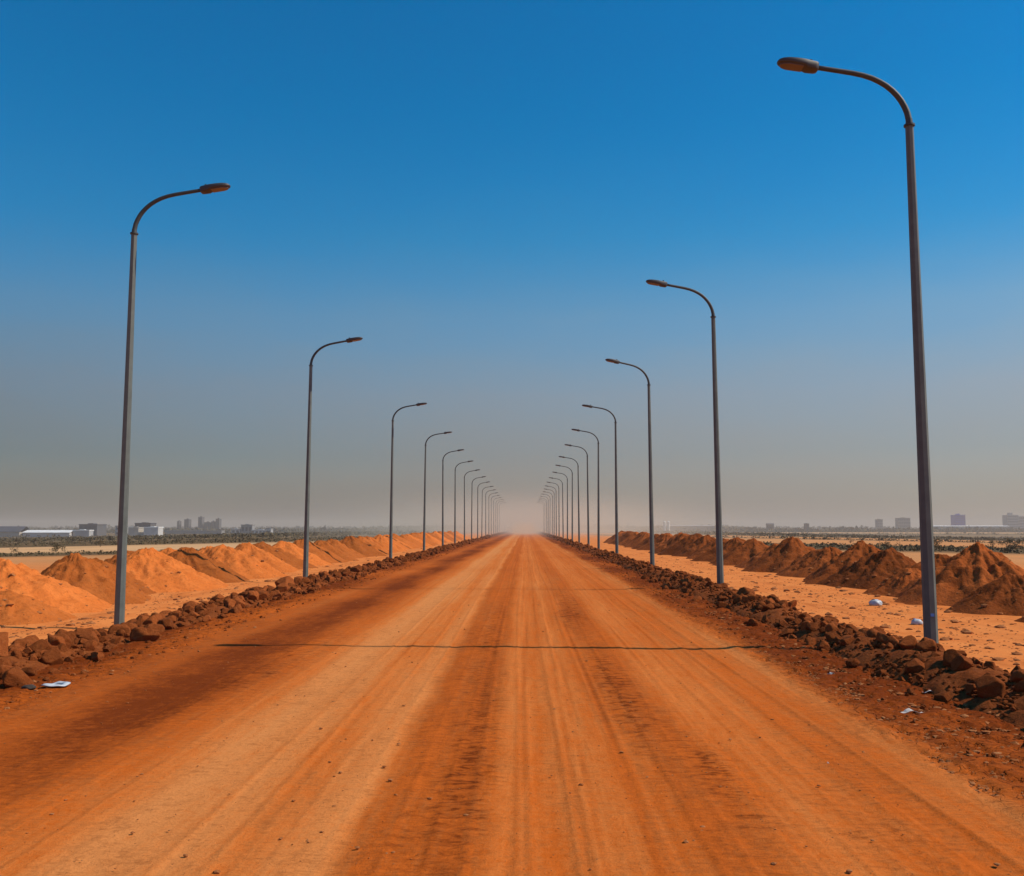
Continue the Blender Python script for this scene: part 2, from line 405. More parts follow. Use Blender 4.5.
def build_rocks():
    rs = np.random.RandomState(7)
    shapes = [rock_shape(100 + i) for i in range(12)]
    metas = []
    for i, (v, f) in enumerate(shapes):
        me = mesh_from('rock', v, f, True); me.materials.append(M['rock']); metas.append(me)
    lo = [rock_shape(300 + i, 2) for i in range(8)]
    # notable rocks: x, y, size, height above the bank foot, label
    special = [
        (1, 4.36, 9.0, .215, 'big rounded dark red boulder at the foot of the bank below the right lamp post'),
        (1, 4.85, 9.2, .17, 'dark red boulder just behind the biggest boulder on the right bank'),
        (1, 5.62, 11.9, .14, 'upright round rock standing alone beside the foot of the right lamp post'),
        (1, 4.62, 10.3, .17, 'long sloping slab-like rock on the right bank behind the biggest boulder'),
        (-1, -6.45, 11.4, .31, 'large peaked rock with dark left face at the near end of left bank'),
        (-1, -6.55, 14.0, .21, 'broad brown rock on the crest of the left bank before the lamp post'),
        (-1, -6.75, 15.6, .18, 'rounded rock on the left bank touching the foot of the lamp post'),
        (-1, -6.6, 25.6, .34, 'tall dark rock sticking up from the left bank before the second lamp post'),
        (1, 4.1, 13.6, .13, 'squat rock jutting out from the road side of the right bank'),
        (1, 4.8, 20.5, .25, 'dark lumpy clod on the crest of the right bank before second lamp'),
    ]
    items = []
    for side, x, y, s, lab in special:
        items.append([side, x, y, s, lab, None])
    for side in (-1, 1):
        cx, hw, h = BERM[side]
        y = 4.0
        while y < 330:
            dens = (44. if side < 0 else 58.) if y < 30 else (30. if y < 60 else (12. if y < 100 else 5.))
            y += rs.exponential(1 / dens)
            x = cx + np.clip(rs.normal(0, .42), -.95, .95) * hw
            s = min(.23 if side < 0 else .165, (.055 if side < 0 else .047) * rs.pareto(2.1) + (.075 if side < 0 else .047))
            if y > 60: s *= 1.15
            if y > 100: s *= 1.2
            # thin toe of small stones on the road side
            if rs.rand() < .25:
                x = cx - side * rs.uniform(.5, 1.5); s = rs.uniform(.02, .05)
            if any(a[4] and abs(a[1] - x) < a[3] * .75 and abs(a[2] - y) < a[3] * .75 for a in items[:10]): continue
            items.append([side, x, y, s, None, None])
    in_view = lambda x, y: y > 6 and abs(x / y + .014) < .575
    for a in items: a[5] = a[3] / a[2] * (1 if in_view(a[1], a[2]) else .0)
    nsp = len(special)
    rest = sorted(items[nsp:], key=lambda a: -a[5])
    single = items[:nsp] + rest[:300 - nsp]; mass = rest[300 - nsp:]
    mb_v, mb_f, off = [], [], 0
    for k, (side, x, y, s, lab, _) in enumerate(single):
        base = float(max(berm_top(side, x, y), 0 if (x > ROAD_L and x < 4.3) else -.24))
        o = bpy.data.objects.new('rock', metas[k % 12]); COL.objects.link(o)
        o.location = (x, y, base + s * rs.uniform(.12, .42) if not lab else base + s * .35)
        o.rotation_euler = (rs.uniform(-.6, .6), rs.uniform(-.6, .6), rs.uniform(0, 6.28))
        o.scale = (s * rs.uniform(.9, 1.2), s * rs.uniform(.9, 1.15), s * rs.uniform(.8, 1.05))
        lamps = LAMP_L if side < 0 else LAMP_R
        n = sum(1 for q in lamps if q < y); sn = 'left' if side < 0 else 'right'
        if not lab:
            size = 'large' if s > .2 else ('medium' if s > .115 else 'small')
            where = ('before the first %s lamp post' % sn) if n == 0 else 'between %s and %s lamp posts' % (ORD[n - 1], ORD[n])
            lab = '%s red-brown rock on the %s roadside bank, %s' % (size, sn, where)
            g = '%s rocks of the %s bank %s' % (size, sn, where)
        else: g = 'rocks of the %s bank' % sn
        tag(o, lab, 'rock', g)
    for side, x, y, s, lab, _ in mass:
        base = float(max(berm_top(side, x, y), 0 if (x > ROAD_L and x < 4.3) else -.24))
        v, f = lo[rs.randint(8)]
        m = rotz_mat(rs.uniform(0, 6.28), rs.uniform(-.6, .6), rs.uniform(-.6, .6))
        w = (v * s) @ m.T + np.array([x, y, base + s * .25])
        mb_v.append(w); mb_f += [tuple(i + off for i in q) for q in f]; off += len(w)
    # crumbs over the banks and toes
    v0, f0 = ico(1)
    for k in range(16000):
        side = -1 if rs.rand() < .45 else 1
        cx, hw, h = BERM[side]; y = 5 + rs.exponential(16); x = cx + float(np.clip(rs.normal(0, .6), -1.45, 1.2)) * hw * side; s = rs.uniform(.008, .036)
        base = float(max(berm_top(side, x, y), 0 if (x > ROAD_L and x < 4.3) else -.24))
        w = v0 * s * rs.uniform(.6, 1.25, (len(v0), 1)) * np.array([1, 1, .75]) + np.array([x, y, base + s * .2])
        mb_v.append(w); mb_f += [tuple(i + off for i in q) for q in f0]; off += len(w)
    o = link('rubble', mesh_from('rubble', np.concatenate(mb_v), mb_f, False), M['rock'])
    tag(o, 'small red-brown stones and far rocks heaped on the banks beside the road', 'rubble', kind='stuff')
    # grit lying on the road
    mv, mf, off = [], [], 0
    def stone(x, y, s, z=0.0):
        nonlocal off
        w = v0 * s * rs.uniform(.6, 1.3, (len(v0), 1)) * np.array([1.15, 1, .5]) + np.array([x, y, z + s * .08])
        mv.append(w); mf.extend([tuple(i + off for i in q) for q in f0]); off += len(w)
    for k in range(2200): stone(rs.uniform(-5.4, 2.8), 4.2 + rs.exponential(7), min(.016, .0028 * (1 + rs.pareto(2.2))))
    for k in range(7000):
        y = 4.2 + rs.exponential(7); xx = 2.9 + abs(rs.normal(0, .75)); stone(xx, y, min(.045 * min(1, .35 + .6 * (xx - 2.9)), .0065 * (1 + rs.pareto(2.1))), .006)
    for k in range(900): stone(-5.55 + abs(rs.normal(0, .5)), 6 + rs.exponential(9), min(.03, .006 * (1 + rs.pareto(2.4))), .01)
    for k in range(5000):
        sd = rs.choice((-1, 1)); x = sd * rs.uniform(7.4, 11.) if sd < 0 else rs.uniform(6.0, 10.); y = 8 + rs.exponential(14); s = min(.10, .012 * (1 + rs.pareto(1.9)))
        stone(x, y, s, float(land(x, y)))
    for x, y, z, q in CLODS: stone(x, y, q, z)
    tag(link('gravel', mesh_from('gravel', np.concatenate(mv), mf, False), M['gravel']), 'loose grit and small clods scattered over the road and verges', 'gravel', kind='stuff')

# ------------------------------------------------------------------ dirt mounds
def mound_mesh(seed, r, h, nr, ns, sq=1.0):
    rs = np.random.RandomState(seed)
    rho = np.linspace(0, 1.12, nr); th = np.linspace(0, 2 * math.pi, ns, endpoint=False)
    T, Q = np.meshgrid(th, rho); cx, sx = np.cos(T), np.sin(T)
    rad = r * (1 + .22 * noise(cx * 1.1 + seed, sx * 1.1, seed) + .10 * noise(cx * 3, sx * 3 + seed, seed + 1))
    X = Q * rad * cx; Y = Q * rad * sx * sq
    prof = np.clip(1 - Q, -.2, 1)
    Z = h * (np.where(prof > 0, 1.12 * prof - .07 * np.exp(-(Q / .09) ** 2) - .03 * np.sin(Q * 3.14), prof * .8))
    k = np.clip(prof * 3, 0, 1) * np.clip(Q * 5, 0, 1)
    gul = noise(cx * 4.2 + Q * .8, sx * 4.2 + seed, seed + 2) + .6 * noise(cx * 9 - Q, sx * 9 + seed, seed + 3)
    Z = Z + h * k * (.055 * gul) * sstep(.15, .5, Q)
    Z = Z + h * np.clip(prof * 2.5, 0, 1) * (.12 * fbm(X * 1.1 + seed, Y * .9, seed + 4, 3) + .13 * fbm(X * 3.0, Y * 3.4 + seed, seed + 5, 4) + .09 * np.abs(fbm(X * 7, Y * 7, seed + 6, 4)))
    Z[0, :] = Z[0, 0]
    Xc = np.concatenate([X, X[:, :1]], 1); Yc = np.concatenate([Y, Y[:, :1]], 1); Zc = np.concatenate([Z, Z[:, :1]], 1)
    v = [(0, 0, float(Z[0, 0]))]; f = []
    for i in range(1, nr): v += [(float(a), float(b), float(c)) for a, b, c in zip(X[i], Y[i], Z[i])]
    for j in range(ns): f.append((0, 1 + j, 1 + (j + 1) % ns))
    for i in range(nr - 2):
        for j in range(ns):
            a = 1 + i * ns + j; b = 1 + i * ns + (j + 1) % ns
            f.append((a, a + ns, b + ns, b))
    return mesh_from('dirt_mound', v, f, True)

CLODS = []
def build_mounds():
    rs = np.random.RandomState(21)
    L = [(-11.0, 14.6, .45), (-10.9, 19.6, .6), (-12.1, 21.8, 1.12), (-12.0, 24.9, 1.16), (-12.7, 27.4, 1.0), (-13.6, 31.8, 1.05), (-13.4, 35.2, 1.1), (-13.3, 39.0, 1.1), (-12.1, 29.8, 1.2), (-12.3, 33.8, 1.15), (-11.9, 36.9, 1.18), (-12.2, 41.2, 1.18)]
    y = 44.
    while y < 165: L.append((-12.1 + rs.uniform(-.35, .35), y, rs.uniform(1.1, 1.35))); y += rs.uniform(3.0, 4.6) * (1 if y < 100 else 1.3)
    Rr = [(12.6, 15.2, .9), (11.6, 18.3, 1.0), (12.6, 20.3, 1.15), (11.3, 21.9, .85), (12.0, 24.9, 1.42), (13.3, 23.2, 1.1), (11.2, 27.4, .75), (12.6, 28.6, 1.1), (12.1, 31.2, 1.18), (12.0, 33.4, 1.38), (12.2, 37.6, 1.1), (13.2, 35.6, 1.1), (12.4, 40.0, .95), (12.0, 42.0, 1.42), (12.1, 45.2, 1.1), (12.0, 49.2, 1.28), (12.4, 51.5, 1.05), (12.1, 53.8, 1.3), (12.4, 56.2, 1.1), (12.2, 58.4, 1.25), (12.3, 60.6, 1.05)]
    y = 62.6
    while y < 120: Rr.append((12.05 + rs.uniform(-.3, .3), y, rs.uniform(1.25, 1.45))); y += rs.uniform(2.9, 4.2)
    for lst, mat, sn, col in ((L, M['mound'], 'left', 'bright orange'), (Rr, M['mound_shaded'], 'right', 'shaded reddish brown')):
        for i, (x, yy, h) in enumerate(lst):
            r = (h * rs.uniform(1.6, 1.95) + .2) if sn == 'left' else (h * rs.uniform(1.45, 1.75) + .15)
            nr, ns = (44, 110) if yy < 40 else ((26, 64) if yy < 80 else (16, 40))
            g = float(land(x, yy)); 
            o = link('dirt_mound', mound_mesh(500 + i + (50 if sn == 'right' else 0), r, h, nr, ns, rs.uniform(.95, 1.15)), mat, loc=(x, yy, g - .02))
            if yy < 50:
                vv = o.data.vertices
                for q in range(int(90)):
                    c = vv[int(len(vv) * rs.uniform(.25, .98))].co; CLODS.append((x + c.x, yy + c.y, g - .02 + c.z, min(.075, .014 * (1 + rs.pareto(1.8)))))
            if i < len(ORD): w = '%s %s dirt mound from the near end of the %s row' % (ORD[i], col, sn)
            else: w = '%s dirt mound beyond the thirtieth one at the far end of %s row' % (col, sn)
            tag(o, w, 'dirt mound', 'dirt mounds in the row %s of the road' % sn)

# ------------------------------------------------------------------ street lamps
def make_lamp():
    root = empty('street_lamp')
    HC = 7.56
    m = MB(); m.cyl(0, 0, -.5, HC, .097, .056, 8, math.pi / 8); m.build('pole', M['steel'], root)
    m = MB(); m.cyl(0, 0, HC - .005, HC + .022, .078, .078, 20); m.cyl(0, 0, HC + .024, HC + .10, .050, .047, 20); m.build('collar', M['arm'], root, False)
    pts = [(0, HC + .02), (.004, HC + .1), (.022, HC + .2), (.055, HC + .29), (.10, HC + .38), (.155, HC + .46), (.225, HC + .54), (.31, HC + .615), (.41, HC + .68), (.52, HC + .735), (.65, HC + .78), (.80, HC + .815), (1.0, HC + .85), (1.2, HC + .884), (1.37, HC + .912)]
    rings = []; n = 14
    for i, (x, z) in enumerate(pts):
        a = pts[max(i - 1, 0)]; b = pts[min(i + 1, len(pts) - 1)]
        tx, tz = b[0] - a[0], b[1] - a[1]; l = math.hypot(tx, tz); tx /= l; tz /= l
        r = .046 - .012 * i / (len(pts) - 1)
        rings.append([(-(x - tz * r * math.cos(q)), r * math.sin(q), z + tx * r * math.cos(q)) for q in (2 * math.pi * j / n for j in range(n))])
    m = MB(); m.rings(rings); m.build('arm', M['arm'], root, True)
    # head: lofted body, socket end deeper, front tapering to a rounded tip; built along -x, tilted up a little
    ang = .165; ox, oz = -1.30, HC + .90
    def T(u, y, w): return (ox - (u * math.cos(ang) - w * math.sin(ang)), y, oz + u * math.sin(ang) + w * math.cos(ang))
    sec = [(0, .05, -.05, .055), (.015, .075, -.066, .06), (.05, .092, -.070, .064), (.17, .104, -.070, .068), (.20, .118, -.045, .066), (.33, .128, -.042, .060), (.45, .122, -.040, .052), (.53, .10, -.034, .040), (.58, .066, -.024, .025), (.60, .025, -.008, .008)]
    rings = []
    for u, w, zb, zt in sec:
        ring = []
        for j in range(20):
            a = 2 * math.pi * j / 20; c, s = math.cos(a), math.sin(a)
            yy = w * math.copysign(abs(c) ** .42, c); zz = (zt if s > 0 else -zb) * math.copysign(abs(s) ** .42, s)
            ring.append(T(u, yy, zz))
        rings.append(ring)
    m = MB(); m.rings(rings); hd = m.build('lamp_head', M['head'], root, True)
    m = MB()
    out = [(.225, -.095), (.225, .095), (.45, .098), (.52, .07), (.555, .03), (.555, -.03), (.52, -.07), (.45, -.098)]
    m.rings([[T(u, y, -.030) for u, y in out], [T(u, y, -.052) for u, y in out]]); m.build('lens', M['lens'], hd)
    m = MB()
    b = [(.10, -.02), (.10, .02), (.135, .02), (.135, -.02)]
    m.rings([[T(u, y, .06) for u, y in b], [T(u, y, .105) for u, y in b]]); m.build('latch', M['head'], hd)
    return root

LAMP_X = {1: [5.62, 5.3, 5.12, 5.1, 5.15] + [5.2] * 40, -1: [-7.80, -7.80, -7.35, -7.2] + [-7.2] * 40}
def build_lamps():
    rs = random.Random(3); proto = make_lamp(); first = True
    for side, X, ys in ((1, RX, LAMP_R), (-1, LX, LAMP_L)):
        for i, y in enumerate(ys):
            o = proto if first else copy_tree(proto); first = False
            x = LAMP_X[side][i] + (rs.uniform(-.06, .06) if i else 0)
            o.location = (x, y, -.03)
            k = .15 if i == 0 else 1
            o.rotation_euler = (R(rs.uniform(-.45, .45) * k), R(rs.uniform(-.45, .45) * k), (0 if side > 0 else math.pi) + R(rs.uniform(-5, 5) * k) + (R(11) if side > 0 and i in (1, 2) else 0))
            sn = 'right' if side > 0 else 'left'
            d = 'tall grey street lamp with curved arm' if i < 8 else 'small hazy street lamp'
            tag(o, '%s, %s from near end of %s row' % (d, ORD[i], sn), 'street lamp', 'street lamps along the dirt road')
    m = MB(); m.box(-.03, .02, -.0905, -.08, .50, .54); m.build('sticker', M['blue_plastic'], proto)

# ------------------------------------------------------------------ far buildings
def mat_b(name, col, rough=.8): 
    if name not in M: M[name] = plain(name, col, rough, 0, .15, .15)
    return M[name]
def fz(x, y): return float(land(x, y)) - .3

def building(name, label, cat, x, y, w, d, z1, wall, roofc, roof='flat', rh=1.0, floors=0, wincol=(.05, .06, .08), ledge=None):
    """w along x, d along y, z1 = absolute height of the eaves"""
    z0 = fz(x, y); root = empty(name, (x, y, z0)); h = z1 - z0
    m = MB(); m.box(-w / 2, w / 2, -d / 2, d / 2, 0, h); m.build('wall', wall, root)
    m = MB()
    if roof == 'gable':
        e = .6
        m.add([(-w / 2 - e, -d / 2 - e, h), (w / 2 + e, -d / 2 - e, h), (w / 2 + e, 0, h + rh), (-w / 2 - e, 0, h + rh), (-w / 2 - e, d / 2 + e, h), (w / 2 + e, d / 2 + e, h),
               (-w / 2 - e, -d / 2 - e, h + .3), (w / 2 + e, -d / 2 - e, h + .3), (w / 2 + e, 0, h + rh + .3), (-w / 2 - e, 0, h + rh + .3), (-w / 2 - e, d / 2 + e, h + .3), (w / 2 + e, d / 2 + e, h + .3)],
              [(0, 3, 2, 1), (3, 4, 5, 2), (6, 7, 8, 9), (9, 8, 11, 10), (0, 1, 7, 6), (4, 10, 11, 5), (0, 6, 9, 3), (3, 9, 10, 4), (1, 2, 8, 7), (2, 5, 11, 8)])
    else:
        m.box(-w / 2 - .3, w / 2 + .3, -d / 2 - .3, d / 2 + .3, h + .003, h + .8)
        m.box(-w * .18, w * .12, -d * .2, d * .2, h + .803, h + .8 + rh)
    m.build('roof', roofc, root)
    if floors:
        step = h / floors; wm = mat_b('window_dark_%d' % int(wincol[2] * 100), wincol, .3)
        for k in range(floors):
            m = MB(); z = k * step + step * .35; nb = max(2, int(w / 3.5)); bw = w / nb
            for j in range(nb): m.box(-w / 2 + j * bw + bw * .2, -w / 2 + (j + 1) * bw - bw * .2, -d / 2 - .06, -d / 2 - .004, z, z + step * .45)
            m.build('window', wm, root)
    if ledge:
        m = MB(); m.box(-w / 2, w / 2, -d / 2 - .05, -d / 2 - .004, h * .05, h * ledge); m.build('door', mat_b('door_grey', (.3, .3, .3)), root)
    return tag(root, label, cat, None)

def build_far():
    dk = mat_b('dark_roof', (.06, .065, .08)); wh = mat_b('white_roof', (.82, .82, .78)); bg = mat_b('beige_wall', (.45, .40, .33)); gr = mat_b('grey_wall', (.24, .235, .23)); lg = mat_b('light_wall', (.55, .53, .5)); dg = mat_b('dark_grey_wall', (.10, .10, .105)); bl = mat_b('blue_wall', (.002, .035, .5)); lt = mat_b('pale_grey_wall', (.38, .38, .37))
    g = 'buildings far across the left plain'
    B = lambda px, Y: ((px - 525) / 929.) * Y
    def at(px, Y): return (px - 525) / 929. * Y
    # left
    building('warehouse', 'long warehouse with dark grey roof at the left end of the far buildings', 'warehouse', -468, 800, 74, 20, -2.6, bg, dk, 'gable', 4.6)
    building('shed', 'long low shed with bright white roof beside the dark-roofed warehouse', 'shed', -409, 800, 40, 16, -3.3, lg, wh, 'gable', 2.1)
    building('factory', 'dark blocky factory right of the white-roofed shed', 'factory', -410, 880, 17, 20, 3.6, dg, dg, 'flat', .8, 2)
    building('house', 'low light-walled house in front of the dark factory', 'house', -381, 800, 14, 8, -1.6, lt, wh, 'flat', .4)
    building('house', 'small pale house between the dark factory and the left lamp pole', 'house', -391, 900, 9, 8, 2.2, lt, gr, 'flat', .6, 2)
    building('house', 'low grey house with pale roof just behind the left lamp pole', 'house', -401, 950, 24, 10, .6, gr, wh, 'flat', .5)
    building('workshop', 'grey workshop with dark upper storey right of the left lamp pole', 'workshop', -368, 900, 15, 14, 4.8, dg, dk, 'flat', .6, 2)
    building('hall', 'white-fronted hall below the dark upper storey right of the lamp pole', 'hall', -340, 850, 13, 12, 1.0, lg, wh, 'flat', .4)
    building('hall', 'beige low hall left of the white-fronted hall', 'hall', -356, 850, 9, 12, .8, bg, bg, 'flat', .4)
    for lab, px, w, top in (('tallest slim dark tower of the far skyline', 201, 6.5, 18.), ('broad dark tower block left of the tallest tower', 187.5, 8, 14.), ('thin faint tower at the left end of the tower group', 179, 3, 11.),
                            ('slim tower at the right end of the skyline group', 218.5, 6, 15.), ('low apartment block right of the tallest tower', 208, 10, 9.), ('narrow block left of the slim right-hand tower', 213.5, 4, 10.5)):
        building('tower', lab, 'tower', at(px, 1600), 1600, w, 12, top, dg, dg, 'flat', 1.5, 6)
    for lab, px, w, top, wl in (('small white house at the left of the low white houses', 237, 9, -.8, lg), ('grey house with dark block among low white houses', 248, 12, 3.5, gr), ('long low white house in the row past the towers', 262, 20, -2., lg), ('white end house at the right of the low houses', 270, 5, -.6, lt)):
        building('house', lab, 'house', at(px, 1000), 1000, w, 9, top, wl, gr if wl is lt else wl, 'flat', .6, 1)
    building('long_wall', 'long grey perimeter building behind the far halls and below the towers', 'long building', at(195, 1150), 1150, 70, 12, -3.4, gr, gr, 'flat', .4)
    # right
    building('tower', 'square blue office block on the horizon right of the lamp pole', 'office block', at(953.5, 2000), 2000, 22, 20, 26.5, bl, bl, 'flat', 2.5, 7, (.02, .04, .12))
    building('tower', 'wide pale grey block with stepped roof right of the blue block', 'office block', at(1005, 2000), 2000, 24, 20, 26, lt, lt, 'flat', 5, 6)
    building('house', 'lower pale wing beside the stepped-roof grey block', 'office wing', at(1016, 2000) + 2, 2000, 24, 16, 23, lt, lt, 'flat', .8, 5)
    building('house', 'dark flat-topped block left of the right lamp pole', 'block', at(899, 2000), 2000, 26, 16, 20, gr, dg, 'flat', 1, 4)
    building('house', 'small grey block further left of the dark flat-topped block', 'block', at(875.5, 2000), 2000, 11, 14, 17, gr, dg, 'flat', 1, 4)
    building('warehouse', 'long low grey shed along the horizon left of the second right lamp', 'shed', at(690, 1500), 1500, 70, 16, 3.0, gr, lt, 'gable', 1.0)
    building('warehouse', 'long pale low shed below the blue office block', 'shed', at(960, 1700), 1700, 150, 18, 2.8, lt, wh, 'gable', 1.0)
    building('house', 'small dark house on the horizon behind the right mounds', 'house', at(768, 1500), 1500, 10, 10, 5.5, dg, dg, 'gable', 2)
    building('house', 'small dark hut near the horizon right of the dark house', 'hut', at(804, 1500), 1500, 6, 8, 6.5, dg, dg, 'flat', .5)
    for k, px in enumerate((663.5, 667.5)):
        x = at(px, 1200); root = empty('storage_tank', (x, 1200, fz(x, 1200)))
        m = MB(); m.cyl(0, 0, 0, 12, 1.7, 1.7, 18); m.build('tank_body', wh, root, False)
        m = MB(); m.cyl(0, 0, 12.003, 13.2, 1.7, .3, 18); m.build('tank_top', wh, root, False)
        tag(root, ('left' if k == 0 else 'right') + ' one of two tall white tanks on the horizon', 'tank', 'white tanks')

# ------------------------------------------------------------------ vegetation
def tufts(name, spots, mat, seed, quads=9):
    rs = np.random.RandomState(seed); V = []; F = []; off = 0
    for x, y, z, w, h in spots:
        n = quads
        c = np.stack([rs.normal(0, .42, n) * w, rs.normal(0, .42, n) * w, rs.uniform(.05, .95, n) * h], 1)
        c[:, :2] *= (1.1 - .6 * (c[:, 2:] / h) ** 2)
        for p in c:
            s = rs.uniform(.28, .6) * min(w, h); a, b = rs.normal(size=3), rs.normal(size=3); a /= np.linalg.norm(a); b /= np.linalg.norm(b)
            q = np.array([p + a * s, p + b * s, p - a * s * .8, p - b * s * .8]) + (x, y, z)
            V.append(q); F.append((off, off + 1, off + 2, off + 3)); off += 4
    return link(name, mesh_from(name, np.concatenate(V), F), mat)

def shrub(x, y, w, h, seed, label):
    rs = np.random.RandomState(seed); z = float(land(x, y)); root = empty('shrub', (x, y, z))
    m = MB()
    for k in range(5):
        a = rs.uniform(0, 6.28); t = np.array([math.cos(a) * w * .25, math.sin(a) * w * .25, h * .6]); r = .02 * h
        m.rings([[(r * math.cos(q), r * math.sin(q), -.1) for q in (0, 1.57, 3.14, 4.71)], [(t[0] + r * .5 * math.cos(q), t[1] + r * .5 * math.sin(q), t[2]) for q in (0, 1.57, 3.14, 4.71)]])
    m.build('stem', M['wood'], root)
    V = []; F = []; off = 0
    cl = np.stack([rs.normal(0, .3, 14) * w, rs.normal(0, .3, 14) * w, rs.uniform(.2, .9, 14) * h], 1)
    for c in cl:
        for k in range(26):
            p = c + rs.normal(0, .11, 3) * (w, w, h); s = rs.uniform(.03, .07) * max(w, h); a, b = rs.normal(size=3), rs.normal(size=3); a /= np.linalg.norm(a); b /= np.linalg.norm(b)
            V.append(np.array([p + a * s, p + b * s * .6, p - a * s, p - b * s * .6])); F.append((off, off + 1, off + 2, off + 3)); off += 4
    link('foliage', mesh_from('foliage', np.concatenate(V), F), M['leaf'], root)
    tag(root, label, 'shrub', 'shrubs on the plain')

def build_plants():
    M['leaf'] = leaf_material('scrub_leaf', (.085, .066, .034), (.125, .095, .05)); M['wood'] = plain('twig', (.12, .08, .05))
    M['leaf2'] = leaf_material('far_leaf', (.07, .062, .04), (.10, .088, .055))
    rs = np.random.RandomState(77); sp = []
    def strip(side, y0, y1, n, hmin, hmax, amin=.18, amax=.66):
        for k in range(n):
            y = rs.uniform(y0, y1); x = side * y * rs.uniform(amin, amax); h = rs.uniform(hmin, hmax) * rs.uniform(.5, 1.1)
            sp.append((x, y, float(land(x, y)), h * rs.uniform(1.2, 2.6), h))
    strip(-1, 74, 85, 480, .10, .25); strip(-1, 142, 260, 1300, .15, .45); strip(-1, 270, 760, 3200, .4, 1.3, .1); strip(-1, 765, 785, 70, 1.2, 2.6, .3)
    strip(1, 87, 126, 900, .12, .4); strip(1, 216, 238, 300, .3, .6); strip(1, 335, 800, 2200, .4, 1.2, .12); strip(1, 1000, 1240, 420, .8, 1.8, .1)
    tag(tufts('scrub', sp, M['leaf'], 5), 'low dark scrub in strips across the plain on both sides of the road', 'scrub', kind='stuff')
    tl = []
    for side, y0, y1, n, h0, h1 in ((1, 1480, 1640, 1500, 4, 9.5), (-1, 1250, 1500, 1300, 3.5, 8), (1, 2500, 3000, 500, 8, 13), (-1, 2300, 2900, 600, 8, 13)):
        for k in range(n):
            y = rs.uniform(y0, y1); x = side * y * rs.uniform(.03, .66); h = rs.uniform(h0, h1) * (.75 + .35 * float(noise(x * .01, y * .01, 9)))
            tl.append((x, y, float(land(x, y)), h * rs.uniform(1., 2.2), h))
    tag(tufts('treeline', tl, M['leaf2'], 6, 8), 'grey-green line of far trees along the horizon', 'treeline', kind='stuff')
    for i, (x, y, w, h, lab) in enumerate([
        (60.5, 118, 2.4, 1.9, 'dark round shrub right of the lamp pole in the scrub strip'), (54.5, 110, 1.6, 1.5, 'dark shrub between lamp pole and dark round shrub on right plain'),
        (64., 122, 2.4, 1.6, 'low wide shrub at the right end of the scrub strip'), (40.5, 93, 2.0, 1.7, 'upright shrub just right of the right lamp pole behind the mounds'),
        (37., 96, 1.6, 1.1, 'small shrub behind the mounds left of the right lamp pole'), (-46.5, 92, 1.9, 1.1, 'dark low shrub on bright sand behind the left mounds'),
        (-49.5, 90, .9, .8, 'little shrub left of the dark low shrub behind left mounds'), (-58.5, 128, 1.1, 1.5, 'small upright shrub on the dark strip left of the left lamp pole'), (52, 150, 1.2, 1.2, 'lone small shrub on bare sand behind the right mounds')]):
        shrub(x, y, w * .75, h * .7, 900 + i, lab)

# ------------------------------------------------------------------ litter
def blob(name, loc, size, seed, mat, label, cat, dark=None):
    v, f = ico(3); d = 1 + .35 * fbm(v[:, 0] * 2 + v[:, 2] * 1.3, v[:, 1] * 2 + seed, seed, 3) + .15 * np.abs(fbm(v[:, 0] * 5 - v[:, 2] * 4, v[:, 1] * 5, seed + 3, 2))
    v = v * d[:, None] * np.array(size); v[:, 2] = np.maximum(v[:, 2], -size[2] * .35)
    root = empty(name, loc)
    link('bag_body', mesh_from('bag_body', v + np.array([0, 0, size[2] * .33]), f, True), mat, root)
    if dark is not None:
        v2, f2 = ico(2); v2 = v2 * np.array(size) * .36 * (1 + .4 * fbm(v2[:, 0] * 3, v2[:, 1] * 3 + v2[:, 2], seed + 7, 2))[:, None]
        link('knot', mesh_from('knot', v2 + np.array([-size[0] * .35, 0, size[2] * 1.05]), f2, True), dark, root)
    tag(root, label, cat, 'litter')

